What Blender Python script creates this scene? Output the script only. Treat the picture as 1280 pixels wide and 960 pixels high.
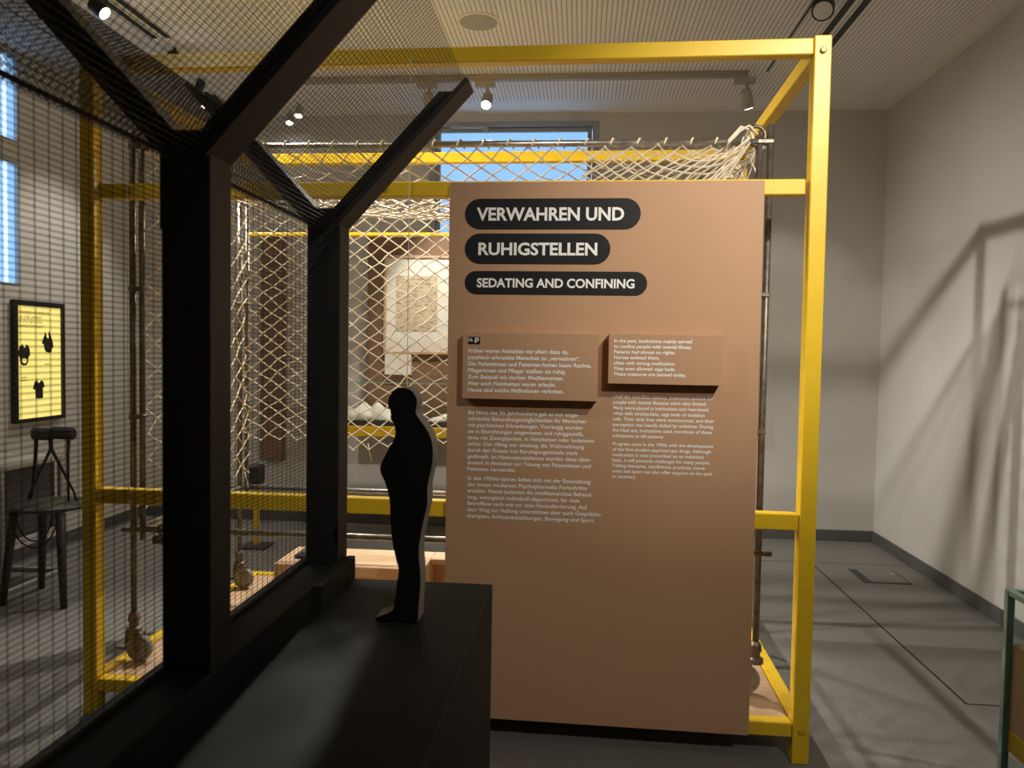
import bpy, math, random
import numpy as np
from mathutils import Vector, Matrix

for o in list(bpy.data.objects):
    bpy.data.objects.remove(o)
random.seed(4)
scene = bpy.context.scene
COL = scene.collection

# ------------------------------------------------------------------ camera
FPX, CAM_H = 965.0, 1.25
YAW, PITCH, ROLL = math.radians(5.0), math.atan(40 / 965.0), 0.0164
_fh = np.array([-math.sin(YAW), math.cos(YAW), 0.0])
_r0 = np.array([math.cos(YAW), math.sin(YAW), 0.0])
_f = _fh * math.cos(PITCH) - np.array([0, 0, 1.0]) * math.sin(PITCH)
_u0 = np.cross(_r0, _f)
_r = math.cos(ROLL) * _r0 + math.sin(ROLL) * _u0
_u = math.cos(ROLL) * _u0 - math.sin(ROLL) * _r0
_C = np.array([0, 0, CAM_H])
cam_data = bpy.data.cameras.new('camera')
cam_data.sensor_width = 36.0
cam_data.lens = FPX / 1280.0 * 36.0
cam_data.clip_start = 0.02
cam_data.dof.use_dof = True
cam_data.dof.focus_distance = 2.6
cam_data.dof.aperture_fstop = 7.0
cam = bpy.data.objects.new('camera', cam_data)
COL.objects.link(cam)
cam.matrix_world = Matrix(((_r[0], _u[0], -_f[0], _C[0]), (_r[1], _u[1], -_f[1], _C[1]),
                           (_r[2], _u[2], -_f[2], _C[2]), (0, 0, 0, 1)))
scene.camera = cam


def on_plane(x, y, n, c):
    """pixel of the 1280x960 frame -> point on the plane n.p = c"""
    d = _f * FPX + _r * (x - 640) - _u * (y - 480)
    n = np.array(n, float)
    return _C + d * ((c - n @ _C) / (n @ d))


def on_x(x, y, X): return on_plane(x, y, (1, 0, 0), X)
def on_y(x, y, Y): return on_plane(x, y, (0, 1, 0), Y)
def on_z(x, y, Z): return on_plane(x, y, (0, 0, 1), Z)


# ------------------------------------------------------------------ world, view
world = bpy.data.worlds.new('world')
scene.world = world
world.use_nodes = True
world.node_tree.nodes['Background'].inputs[0].default_value = (0.55, 0.7, 1.0, 1)
world.node_tree.nodes['Background'].inputs[1].default_value = 0.6
scene.view_settings.view_transform = 'Standard'
scene.view_settings.look = 'None'
scene.view_settings.gamma = 1.0
scene.view_settings.use_curve_mapping = False
scene.view_settings.exposure = 1.5

WARM = (1.0, 0.945, 0.84)
NEUT = (1.0, 0.93, 0.82)


# ------------------------------------------------------------------ materials
def mat(name, col, rough=0.6, metal=0.0, vary=0.06, scale=8.0, bump=0.0, bscale=60.0, spec=0.4, emit=None, estr=0.0):
    m = bpy.data.materials.new(name)
    m.use_nodes = True
    nt = m.node_tree
    b = nt.nodes['Principled BSDF']
    b.inputs['Roughness'].default_value = rough
    b.inputs['Metallic'].default_value = metal
    b.inputs['Specular IOR Level'].default_value = spec
    tc = nt.nodes.new('ShaderNodeTexCoord')
    nz = nt.nodes.new('ShaderNodeTexNoise')
    nz.inputs['Scale'].default_value = scale
    nz.inputs['Detail'].default_value = 4
    nt.links.new(tc.outputs['Object'], nz.inputs['Vector'])
    rp = nt.nodes.new('ShaderNodeValToRGB')
    rp.color_ramp.elements[0].position = 0.3
    rp.color_ramp.elements[1].position = 0.7
    rp.color_ramp.elements[0].color = tuple(c * (1 - vary) for c in col) + (1,)
    rp.color_ramp.elements[1].color = tuple(min(1, c * (1 + vary)) for c in col) + (1,)
    nt.links.new(nz.outputs['Fac'], rp.inputs['Fac'])
    nt.links.new(rp.outputs['Color'], b.inputs['Base Color'])
    if bump:
        n2 = nt.nodes.new('ShaderNodeTexNoise')
        n2.inputs['Scale'].default_value = bscale
        n2.inputs['Detail'].default_value = 3
        nt.links.new(tc.outputs['Object'], n2.inputs['Vector'])
        bp = nt.nodes.new('ShaderNodeBump')
        bp.inputs['Strength'].default_value = bump
        bp.inputs['Distance'].default_value = 0.004
        nt.links.new(n2.outputs['Fac'], bp.inputs['Height'])
        nt.links.new(bp.outputs['Normal'], b.inputs['Normal'])
    if emit:
        b.inputs['Emission Color'].default_value = emit + (1,)
        b.inputs['Emission Strength'].default_value = estr
    return m


M = {}
M['wall'] = mat('wall_plaster', (0.60, 0.585, 0.555), 0.9, bump=0.12, bscale=90, vary=0.03, scale=2)
M['ceil'] = mat('ceiling_plaster', (0.82, 0.80, 0.765), 0.9, vary=0.02)
M['floor'] = mat('floor_linoleum', (0.205, 0.20, 0.185), 0.55, vary=0.16, scale=160, spec=0.3)
M['joint'] = mat('floor_joint_black', (0.012, 0.012, 0.012), 0.8)
M['base'] = mat('baseboard_grey', (0.10, 0.10, 0.098), 0.6)
M['yellow'] = mat('yellow_powder_coat', (0.82, 0.53, 0.02), 0.38, vary=0.03, scale=14)
M['yellow_bolt'] = mat('yellow_bolt', (0.55, 0.36, 0.02), 0.35)
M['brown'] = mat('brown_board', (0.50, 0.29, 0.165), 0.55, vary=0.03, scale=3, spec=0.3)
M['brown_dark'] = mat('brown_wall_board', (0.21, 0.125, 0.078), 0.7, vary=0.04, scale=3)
M['pill'] = mat('black_vinyl', (0.010, 0.009, 0.009), 0.5, spec=0.3)
M['letter'] = mat('white_lettering', (0.92, 0.90, 0.86), 0.6, vary=0.01)
M['black'] = mat('black_paint', (0.022, 0.022, 0.020), 0.5, vary=0.12, scale=20, spec=0.4)
M['plinth'] = mat('black_plinth_paint', (0.025, 0.027, 0.025), 0.6, vary=0.06, scale=6, spec=0.12)
M['wire'] = mat('black_wire', (0.06, 0.056, 0.05), 0.5, 0.3)
M['figure'] = mat('figure_black', (0.006, 0.006, 0.006), 0.85, spec=0.15)
M['figure_lit_edge'] = mat('figure_edge_lit_grey', (0.30, 0.265, 0.235), 0.8)  # lightened sides: bounce light off the brown panel set into the colour
M['cord'] = mat('net_cord', (0.80, 0.71, 0.55), 0.85, vary=0.12, scale=40)
M['steel'] = mat('worn_steel', (0.42, 0.40, 0.37), 0.32, 0.9, vary=0.3, scale=30)
M['steel_dark'] = mat('dark_worn_steel', (0.20, 0.17, 0.14), 0.45, 0.7, vary=0.35, scale=40)
M['rubber'] = mat('grey_rubber', (0.30, 0.27, 0.235), 0.7, vary=0.2, scale=30)
M['darkgrey'] = mat('dark_grey_lacquer', (0.045, 0.046, 0.046), 0.5)
M['white'] = mat('white_paper', (0.80, 0.77, 0.70), 0.8, vary=0.02)
M['cloth'] = mat('white_linen', (0.82, 0.78, 0.70), 0.9, vary=0.05, scale=20, bump=0.5, bscale=35)
M['track'] = mat('grey_track', (0.36, 0.34, 0.30), 0.5)
M['lampgrey'] = mat('lamp_housing_grey', (0.42, 0.39, 0.34), 0.5)
M['blacklamp'] = mat('lamp_housing_black', (0.02, 0.02, 0.02), 0.4)
M['winframe'] = mat('window_frame_grey', (0.34, 0.35, 0.36), 0.5)
M['palesteel'] = mat('pale_grey_steel', (0.40, 0.40, 0.38), 0.5)
M['speaker'] = mat('speaker_grille', (0.42, 0.40, 0.37), 0.8, bump=0.6, bscale=300)
M['lens_on'] = mat('lamp_lens_lit', (0.9, 0.9, 0.9), 0.4, emit=(1.0, 0.95, 0.88), estr=14)
M['lens_off'] = mat('lamp_lens_unlit', (0.75, 0.75, 0.74), 0.25)
M['icon'] = M['pill']


def wood_mat(name, c1, c2):
    m = bpy.data.materials.new(name)
    m.use_nodes = True
    nt = m.node_tree
    b = nt.nodes['Principled BSDF']
    b.inputs['Roughness'].default_value = 0.6
    tc = nt.nodes.new('ShaderNodeTexCoord')
    mp = nt.nodes.new('ShaderNodeMapping')
    mp.inputs['Scale'].default_value = (1.2, 14, 14)
    nz = nt.nodes.new('ShaderNodeTexNoise')
    nz.inputs['Scale'].default_value = 3
    nz.inputs['Detail'].default_value = 6
    nz.inputs['Distortion'].default_value = 1.2
    rp = nt.nodes.new('ShaderNodeValToRGB')
    rp.color_ramp.elements[0].position = 0.3
    rp.color_ramp.elements[1].position = 0.7
    rp.color_ramp.elements[0].color = c1 + (1,)
    rp.color_ramp.elements[1].color = c2 + (1,)
    nt.links.new(tc.outputs['Object'], mp.inputs['Vector'])
    nt.links.new(mp.outputs['Vector'], nz.inputs['Vector'])
    nt.links.new(nz.outputs['Fac'], rp.inputs['Fac'])
    nt.links.new(rp.outputs['Color'], b.inputs['Base Color'])
    return m


M['wood'] = wood_mat('oiled_plywood', (0.50, 0.32, 0.18), (0.60, 0.41, 0.25))


def ribbed_mat():
    """fine slotted acoustic board: slots every 24 mm running along Y, with real bump"""
    m = bpy.data.materials.new('ribbed_acoustic_board')
    m.use_nodes = True
    nt = m.node_tree
    b = nt.nodes['Principled BSDF']
    b.inputs['Roughness'].default_value = 0.85
    tc = nt.nodes.new('ShaderNodeTexCoord')
    sp = nt.nodes.new('ShaderNodeSeparateXYZ')
    nt.links.new(tc.outputs['Object'], sp.inputs[0])
    mu = nt.nodes.new('ShaderNodeMath'); mu.operation = 'MULTIPLY'; mu.inputs[1].default_value = 1 / 0.024
    fr = nt.nodes.new('ShaderNodeMath'); fr.operation = 'FRACT'
    pp = nt.nodes.new('ShaderNodeMath'); pp.operation = 'PINGPONG'; pp.inputs[1].default_value = 0.5
    nt.links.new(sp.outputs[0], mu.inputs[0])
    nt.links.new(mu.outputs[0], fr.inputs[0])
    nt.links.new(fr.outputs[0], pp.inputs[0])
    rp = nt.nodes.new('ShaderNodeValToRGB')
    e = rp.color_ramp.elements
    e[0].position = 0.05; e[0].color = (0.42, 0.40, 0.37, 1)
    e[1].position = 0.19; e[1].color = (0.86, 0.835, 0.80, 1)
    nt.links.new(pp.outputs[0], rp.inputs['Fac'])
    nt.links.new(rp.outputs['Color'], b.inputs['Base Color'])
    bp = nt.nodes.new('ShaderNodeBump')
    bp.inputs['Strength'].default_value = 0.4
    bp.inputs['Distance'].default_value = 0.004
    nt.links.new(rp.outputs['Color'], bp.inputs['Height'])
    nt.links.new(bp.outputs['Normal'], b.inputs['Normal'])
    return m


M['ribs'] = ribbed_mat()


def emit_mat(name, col, strength, noise=0.08, scale=2.0):
    m = bpy.data.materials.new(name)
    m.use_nodes = True
    nt = m.node_tree
    b = nt.nodes['Principled BSDF']
    b.inputs['Base Color'].default_value = tuple(c * 0.5 for c in col) + (1,)
    b.inputs['Roughness'].default_value = 0.3
    tc = nt.nodes.new('ShaderNodeTexCoord')
    nz = nt.nodes.new('ShaderNodeTexNoise'); nz.inputs['Scale'].default_value = scale
    nt.links.new(tc.outputs['Object'], nz.inputs['Vector'])
    rp = nt.nodes.new('ShaderNodeValToRGB')
    rp.color_ramp.elements[0].color = tuple(c * (1 - noise) for c in col) + (1,)
    rp.color_ramp.elements[1].color = tuple(min(1, c * (1 + noise)) for c in col) + (1,)
    nt.links.new(nz.outputs['Fac'], rp.inputs['Fac'])
    nt.links.new(rp.outputs['Color'], b.inputs['Emission Color'])
    b.inputs['Emission Strength'].default_value = strength
    return m


M['daylight'] = emit_mat('daylit_frosted_pane', (0.24, 0.47, 0.85), 0.42)
M['daybright'] = emit_mat('daylit_gap', (0.55, 0.78, 1.0), 0.6)
M['lightbox'] = emit_mat('backlit_yellow', (0.95, 0.78, 0.22), 0.34, 0.02)
M['print'] = mat('dark_print', (0.03, 0.028, 0.02), 0.6)


def glass_mat():
    m = bpy.data.materials.new('clear_glass')
    m.use_nodes = True
    nt = m.node_tree
    b = nt.nodes['Principled BSDF']
    b.inputs['Base Color'].default_value = (0.93, 0.98, 0.96, 1)
    b.inputs['Roughness'].default_value = 0.0
    b.inputs['Transmission Weight'].default_value = 1.0
    b.inputs['IOR'].default_value = 1.03
    return m


M['glass'] = glass_mat()
M['glass_edge'] = mat('green_glass_edge', (0.26, 0.46, 0.40), 0.2, vary=0.25, scale=12)


def doc_mat():
    m = bpy.data.materials.new('old_document')
    m.use_nodes = True
    nt = m.node_tree
    b = nt.nodes['Principled BSDF']
    b.inputs['Roughness'].default_value = 0.9
    tc = nt.nodes.new('ShaderNodeTexCoord')
    mp = nt.nodes.new('ShaderNodeMapping'); mp.inputs['Scale'].default_value = (22, 1, 60)
    nz = nt.nodes.new('ShaderNodeTexNoise'); nz.inputs['Scale'].default_value = 1.0; nz.inputs['Detail'].default_value = 3
    rp = nt.nodes.new('ShaderNodeValToRGB')
    rp.color_ramp.elements[0].position = 0.36; rp.color_ramp.elements[0].color = (0.36, 0.28, 0.18, 1)
    rp.color_ramp.elements[1].position = 0.52; rp.color_ramp.elements[1].color = (0.62, 0.52, 0.36, 1)
    nt.links.new(tc.outputs['Object'], mp.inputs['Vector'])
    nt.links.new(mp.outputs['Vector'], nz.inputs['Vector'])
    nt.links.new(nz.outputs['Fac'], rp.inputs['Fac'])
    nt.links.new(rp.outputs['Color'], b.inputs['Base Color'])
    return m


M['doc'] = doc_mat()


# ------------------------------------------------------------------ mesh helpers
class MB:
    def __init__(self):
        self.v, self.f, self.mi = [], [], []

    def add(self, verts, faces, mi=0):
        k = len(self.v)
        self.v += [tuple(map(float, p)) for p in verts]
        self.f += [tuple(i + k for i in fc) for fc in faces]
        self.mi += [mi] * len(faces)
        return self

    def box(self, a, b, mi=0):
        (x0, y0, z0), (x1, y1, z1) = a, b
        return self.add([(x0, y0, z0), (x1, y0, z0), (x1, y1, z0), (x0, y1, z0), (x0, y0, z1), (x1, y0, z1), (x1, y1, z1), (x0, y1, z1)],
                        [(0, 3, 2, 1), (4, 5, 6, 7), (0, 1, 5, 4), (1, 2, 6, 5), (2, 3, 7, 6), (3, 0, 4, 7)], mi)

    def bbox(self, a, b, ch=0.003, mi=0):
        """box with its twelve edges chamfered"""
        a, b = np.array(a, float), np.array(b, float)
        ch = min(ch, 0.45 * float((b - a).min()))
        vs, idx = [], {}
        for sx in (0, 1):
            for sy in (0, 1):
                for sz in (0, 1):
                    c = np.where([sx, sy, sz], b, a)
                    s = np.where([sx, sy, sz], -1, 1)
                    for ax in range(3):
                        p = c + s * ch
                        p[ax] = c[ax]
                        idx[(sx, sy, sz, ax)] = len(vs)
                        vs.append(p)
        fs = []
        I = idx
        for ax in range(3):
            u, w = [(1, 2), (2, 0), (0, 1)][ax]
            for s in (0, 1):
                q = []
                for (p, t) in ((0, 0), (1, 0), (1, 1), (0, 1)):
                    k = [0, 0, 0]; k[ax] = s; k[u] = p; k[w] = t
                    q.append(I[tuple(k) + (ax,)])
                fs.append(tuple(q if s else q[::-1]))
            for p in (0, 1):
                for t in (0, 1):
                    k0 = [0, 0, 0]; k0[u] = p; k0[w] = t
                    k1 = list(k0); k1[ax] = 1
                    fs.append((I[tuple(k0) + (u,)], I[tuple(k1) + (u,)], I[tuple(k1) + (w,)], I[tuple(k0) + (w,)]) if p == t else
                              (I[tuple(k0) + (w,)], I[tuple(k1) + (w,)], I[tuple(k1) + (u,)], I[tuple(k0) + (u,)]))
        for sx in (0, 1):
            for sy in (0, 1):
                for sz in (0, 1):
                    t = (I[(sx, sy, sz, 0)], I[(sx, sy, sz, 1)], I[(sx, sy, sz, 2)])
                    fs.append(t if (sx + sy + sz) % 2 else t[::-1])
        return self.add(vs, fs, mi)

    def tube(self, pts, r, n=8, closed=False, mi=0):
        pts = [np.array(p, float) for p in pts]
        N = len(pts)
        vs, fs = [], []
        prev = None
        for i, p in enumerate(pts):
            if closed:
                t = pts[(i + 1) % N] - pts[i - 1]
            else:
                t = pts[min(i + 1, N - 1)] - pts[max(i - 1, 0)]
            t = t / (np.linalg.norm(t) + 1e-9)
            if prev is None:
                a = np.array([0, 0, 1.0]) if abs(t[2]) < 0.9 else np.array([1.0, 0, 0])
            else:
                a = prev
            a = a - t * (a @ t)
            a /= np.linalg.norm(a) + 1e-9
            prev = a
            b = np.cross(t, a)
            rr = r[i] if isinstance(r, (list, tuple)) else r
            for k in range(n):
                w = 2 * math.pi * k / n
                vs.append(p + rr * (math.cos(w) * a + math.sin(w) * b))
        for i in range(N if closed else N - 1):
            j = (i + 1) % N
            for k in range(n):
                l = (k + 1) % n
                fs.append((i * n + k, i * n + l, j * n + l, j * n + k))
        if not closed:
            fs.append(tuple(range(n))[::-1])
            fs.append(tuple((N - 1) * n + k for k in range(n)))
        return self.add(vs, fs, mi)

    def prism(self, poly, mapf, d0, d1, mi=0, mi_side=None):
        """poly: 2-D outline (ccw seen from d0 side); mapf(u, v, d) -> 3-D"""
        n = len(poly)
        vs = [mapf(u, v, d0) for u, v in poly] + [mapf(u, v, d1) for u, v in poly]
        k = len(self.v)
        self.add(vs, [tuple(range(n)), tuple(range(2 * n - 1, n - 1, -1))], mi)
        side = [(k + (i + 1) % n, k + i, k + n + i, k + n + (i + 1) % n) for i in range(n)]
        self.f += side
        self.mi += [mi if mi_side is None else mi_side] * n
        return self

    def lathe(self, prof, c, axis, n=20, mi=0):
        """prof: list of (radius, height along axis)"""
        ax = np.array(axis, float); ax /= np.linalg.norm(ax)
        a = np.array([0, 0, 1.0]) if abs(ax[2]) < 0.9 else np.array([1.0, 0, 0])
        a = a - ax * (a @ ax); a /= np.linalg.norm(a)
        b = np.cross(ax, a)
        c = np.array(c, float)
        vs, fs = [], []
        for (r, h) in prof:
            for k in range(n):
                w = 2 * math.pi * k / n
                vs.append(c + ax * h + r * (math.cos(w) * a + math.sin(w) * b))
        for i in range(len(prof) - 1):
            for k in range(n):
                l = (k + 1) % n
                fs.append((i * n + k, i * n + l, (i + 1) * n + l, (i + 1) * n + k))
        fs.append(tuple(range(n))[::-1])
        fs.append(tuple((len(prof) - 1) * n + k for k in range(n)))
        return self.add(vs, fs, mi)

    def build(self, name, mats, parent=None, smooth=False, origin=None):
        me = bpy.data.meshes.new(name)
        off = np.array(parent['_o'] if parent is not None and '_o' in parent.keys() else (0, 0, 0), float)
        loc = np.array(origin if origin is not None else off, float)
        me.from_pydata([tuple(np.array(p) - loc) for p in self.v], [], self.f)
        for m in (mats if isinstance(mats, (list, tuple)) else [mats]):
            me.materials.append(m)
        me.polygons.foreach_set('material_index', self.mi)
        if smooth:
            me.polygons.foreach_set('use_smooth', [True] * len(self.f))
        me.validate()
        me.update()
        o = bpy.data.objects.new(name, me)
        COL.objects.link(o)
        o.location = tuple(loc - off) if parent is not None else tuple(loc)
        if parent is not None:
            o.parent = parent
        o['_o'] = [float(q) for q in loc]
        return o


def thing(name, label, cat, loc, group=None):
    o = bpy.data.objects.new(name, None)
    COL.objects.link(o)
    o.location = loc
    o.empty_display_size = 0.05
    o['_o'] = [float(q) for q in loc]
    tag(o, label, cat, group)
    return o


def tag(o, label, cat=None, group=None, kind=None):
    if label: o['label'] = label
    if cat: o['category'] = cat
    if group: o['group'] = group
    if kind: o['kind'] = kind
    return o


def structure(o, label=None):
    o['kind'] = 'structure'
    if label: o['label'] = label
    return o


def text_data(body, bold=0.0):
    """glyph outlines of the built-in font as (verts, faces) at font size 1"""
    c = bpy.data.curves.new('glyphs', 'FONT')
    c.body = body
    c.resolution_u = 3
    c.offset = bold
    o = bpy.data.objects.new('glyphs', c)
    COL.objects.link(o)
    dg = bpy.context.evaluated_depsgraph_get()
    me = bpy.data.meshes.new_from_object(o.evaluated_get(dg))
    v = [tuple(p.co) for p in me.vertices]
    f = [tuple(p.vertices) for p in me.polygons]
    bpy.data.objects.remove(o)
    bpy.data.meshes.remove(me)
    bpy.data.curves.remove(c)
    return v, f


def letter_lines(mb, lines, u0, v0, dv, size, mapf, d, bold=0.0, xs=1.0, width=None):
    """lines of lettering; width fits the longest line"""
    data = [text_data(l, bold) for l in lines]
    w = max((max(p[0] for p in v) for v, f in data if v), default=1)
    if width:
        xs = width / (w * size)
    for i, (v, f) in enumerate(data):
        mb.add([mapf(u0 + p[0] * size * xs, v0 - i * dv + p[1] * size, d) for p in v], f)
    return mb


# ------------------------------------------------------------------ room shell
XL, XR, YB, YF, ZC = -3.2, 2.01, 5.40, -2.6, 2.90
fl = structure(MB().box((XL - .2, YF - .2, -0.1), (XR + .2, YB + .2, 0)).build('floor', M['floor']), 'dark grey speckled linoleum floor')
jt = MB()
for (x0, y0, x1, y1) in ((1.419, 2.885, 1.427, 4.80), (1.419, 2.885, 2.0, 2.892), (0.2, 4.795, 1.427, 4.801), (1.43, 4.797, 2.0, 4.800)):
    b = MB().box((x0, y0, -0.004), (x1, y1, 0.0008))
    b.build('floor_joint', M['joint'], fl)
fb = thing('floor_box', 'flush floor service hatch with dark metal rim near right wall', 'floor hatch', (1.73, 4.53, 0))
q = [(1.60, 4.40), (1.86, 4.67)]
MB().bbox((1.60, 4.40, 0), (1.86, 4.67, 0.004), 0.002).build('rim', M['darkgrey'], fb)
MB().bbox((1.645, 4.415, 0.002), (1.845, 4.655, 0.0065), 0.002).build('lid', M['floor'], fb)
MB().bbox((1.80, 4.56, 0.005), (1.835, 4.60, 0.009), 0.002).build('cable_flap', M['steel'], fb)

# ceiling with an inset ribbed acoustic field
ce = structure(MB().box((XL - .2, YF - .2, ZC), (XR + .2, YB + .2, ZC + 0.1)).build('ceiling', M['ceil']), 'pale ceiling with plain border')
MB().box((XL + .15, YF + .2, ZC - 0.012), (1.85, 5.09, ZC)).build('acoustic_panel', M['ribs'], ce)
ZP = ZC - 0.012

# walls
wb = MB()   # back wall with a window opening
WX0, WX1, WZ0, WZ1 = -1.08, 0.10, 0.95, 2.84
wb.box((XL - .2, YB, 0), (WX0, YB + .2, ZC)).box((WX1, YB, 0), (XR + .2, YB + .2, ZC))
wb.box((WX0, YB, 0), (WX1, YB + .2, WZ0)).box((WX0, YB, WZ1), (WX1, YB + .2, ZC))
structure(wb.build('wall_back', M['wall']), 'warm grey plaster wall at the back')
structure(MB().box((XR, YF - .2, 0), (XR + .2, YB, ZC)).build('wall_right', M['wall']), 'pale plaster wall on the right')
wl = MB()
LWY0, LWY1 = 3.55, 4.165
wl.box((XL - .2, YF - .2, 0), (XL, LWY0, ZC)).box((XL - .2, LWY1, 0), (XL, YB, ZC))
wl.box((XL - .2, LWY0, 0), (XL, LWY1, 1.58)).box((XL - .2, LWY0, 2.275), (XL, LWY1, 2.385)).box((XL - .2, LWY0, 2.87), (XL, LWY1, ZC))
structure(wl.build('wall_left', M['wall']), 'grey plaster wall on the left')
structure(MB().box((XL, YF - .2, 0), (XR, YF, ZC)).build('wall_front', M['wall']), 'plaster wall behind the viewer')
structure(MB().bbox((XL, YB - .012, 0), (XR, YB, 0.075), .003).build('baseboard_back', M['base']))
structure(MB().bbox((XR - .012, YF, 0), (XR, YB - .012, 0.075), .003).build('baseboard_right', M['base']))
structure(MB().bbox((XL, YF, 0), (XL + .012, YB - .012, 0.075), .003).build('baseboard_left', M['base']))

# back window: frame, sash, pane, closer arm
w1 = bpy.data.objects.new('window_1', None); COL.objects.link(w1); w1.location = ((WX0 + WX1) / 2, YB, WZ0)
w1['_o'] = list(w1.location); structure(w1, 'daylit window above the back exhibit board')
fr = MB()
t = 0.045
fr.bbox((WX0, YB - .02, WZ0), (WX0 + t, YB + .08, WZ1)).bbox((WX1 - t, YB - .02, WZ0), (WX1, YB + .08, WZ1))
fr.bbox((WX0 + t, YB - .02, WZ1 - .03), (WX1 - t, YB + .08, WZ1)).bbox((WX0 + t, YB - .02, WZ0), (WX1 - t, YB + .08, WZ0 + t))
fr.build('window_frame', M['winframe'], w1)
sf = MB()
sx0, sx1, sz0, sz1 = WX0 + .048, WX1 - .048, WZ0 + .05, WZ1 - .033
t = 0.03
sf.bbox((sx0, YB + .01, sz0), (sx0 + t, YB + .06, sz1)).bbox((sx1 - t, YB + .01, sz0), (sx1, YB + .06, sz1))
sf.bbox((sx0 + t, YB + .01, sz1 - t), (sx1 - t, YB + .06, sz1)).bbox((sx0 + t, YB + .01, sz0), (sx1 - t, YB + .06, sz0 + t))
sf.build('window_sash', M['winframe'], w1)
MB().box((sx0 + t, YB + .03, sz0 + t), (sx1 - t, YB + .036, sz1 - t)).build('pane', M['daylight'], w1)
cl = MB().bbox((-.93, YB - .035, 2.795), (-.67, YB - .012, 2.815), .003).bbox((-.70, YB - .03, 2.765), (-.66, YB - .005, 2.80), .003)
cl.build('window_closer', M['palesteel'], w1)

for n, (z0, z1) in enumerate(((2.385, 2.87), (1.58, 2.275))):
    w = bpy.data.objects.new('window_%d' % (n + 2), None); COL.objects.link(w); w.location = (XL, LWY0, z0)
    w['_o'] = list(w.location)
    structure(w, ('upper' if n == 0 else 'lower') + ' daylit pane of the left wall window')
    f2 = MB()
    f2.bbox((XL - .1, LWY0, z0), (XL + .005, LWY0 + .03, z1)).bbox((XL - .1, LWY0 + .03, z0), (XL + .005, LWY1, z0 + .012))
    f2.bbox((XL - .1, LWY0 + .03, z1 - .012), (XL + .005, LWY1, z1))
    f2.build('window_frame', M['winframe'], w)
    MB().box((XL - .03, LWY0 + .03, z0 + .012), (XL - .024, LWY1, z1 - .012)).build('pane', M['daylight'], w)
    MB().box((XL - .024, 4.075, z0 + .012), (XL - .015, 4.10, z1 - .012)).build('blind_gap', M['daybright'], w)


# ------------------------------------------------------------------ tracks, lamps, ceiling fittings
def track(name, label, a, b, m, group=None):
    o = MB().bbox(a, b, 0.003).build(name, m, origin=((a[0] + b[0]) / 2, (a[1] + b[1]) / 2, b[2]))
    return tag(o, label, 'light track', group)


track('ceiling_track', 'grey surface light track running across the ceiling before the window', (-2.0, 4.60, ZP - .035), (0.93, 4.64, ZP), M['track'])
track('ceiling_track', 'outer black slot track on the right side of the ceiling', (1.262, -1.0, ZP - .006), (1.297, 4.35, ZP), M['blacklamp'])
track('ceiling_track', 'inner black slot track on the right side of the ceiling', (1.19, -1.0, ZP - .006), (1.225, 4.35, ZP), M['blacklamp'])
track('ceiling_track', 'thin dark light slot beside the ringed spotlight on the right', (1.035, -1.0, ZP - .004), (1.047, 4.62, ZP), M['darkgrey'])
track('ceiling_track', 'outer black slot track on the left side of the ceiling', (-2.30, -1.0, ZP - .006), (-2.268, 3.99, ZP), M['blacklamp'])
track('ceiling_track', 'inner black slot track on the left side of the ceiling', (-2.225, -1.0, ZP - .006), (-2.193, 3.99, ZP), M['blacklamp'])

sp = thing('ceiling_speaker', 'round grey loudspeaker grille set flush in the ribbed ceiling', 'speaker', (-.535, 3.867, ZP))
MB().lathe([(.105, 0), (.105, -.006), (.098, -.009)], (-.535, 3.867, ZP), (0, 0, 1), 32).build('rim', M['ceil'], sp)
MB().lathe([(.093, -.006), (.093, -.011), (.06, -.014)], (-.535, 3.867, ZP), (0, 0, 1), 32).build('grille', M['speaker'], sp)
sd = thing('smoke_detector', 'small white smoke detector on the ribbed ceiling behind the yellow beam', 'smoke detector', (0.0, 4.41, ZP))
MB().lathe([(.05, 0), (.05, -.012)], (0.0, 4.41, ZP), (0, 0, 1), 24).build('base', M['ceil'], sd)
MB().lathe([(.042, -.012), (.042, -.028), (.025, -.042)], (0.0, 4.41, ZP), (0, 0, 1), 24).build('sensor_head', M['ceil'], sd)


def spot(label, top, aim, drop=.10, length=.10, rad=.032, housing='lampgrey', lit=True, energy=0, angle=50, blend=.6, col=WARM,
         adapter=True, size=.03, group='track spotlights'):
    """track spotlight: adapter, stem, head, lens and its own lamp"""
    top = np.array(top, float)
    aim = np.array(aim, float)
    t = thing('track_spotlight', label, 'spotlight', tuple(top), group)
    if adapter:
        MB().bbox(top + (-.075, -.018, -.035), top + (.045, .018, 0), .003).build('adapter', M[housing], t)
    piv = top - (0, 0, drop)
    MB().tube([top, piv], .009, 8).build('stem', M[housing], t, True)
    d = aim - piv
    d /= np.linalg.norm(d)
    h = MB().lathe([(rad * .6, -length * .5), (rad * .95, -length * .42), (rad, -length * .3), (rad, length * .5), (rad * .86, length * .5)], piv, d, 24)
    h.build('head', M[housing], t)
    ln = MB().lathe([(rad * .84, length * .48), (rad * .84, length * .51)], piv, d, 24).build('lens', M['lens_on'] if lit else M['lens_off'], t)
    if energy:
        ld = bpy.data.lights.new('lamp', 'SPOT')
        ld.energy = energy
        ld.color = col
        ld.spot_size = math.radians(angle)
        ld.spot_blend = blend
        ld.shadow_soft_size = size
        lo = bpy.data.objects.new('lamp', ld)
        COL.objects.link(lo)
        lo.parent = t
        lo.location = tuple(piv + d * (length * .5 + .02) - top)
        lo.rotation_euler = Vector(d).to_track_quat('-Z', 'Y').to_euler()
    return t


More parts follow.
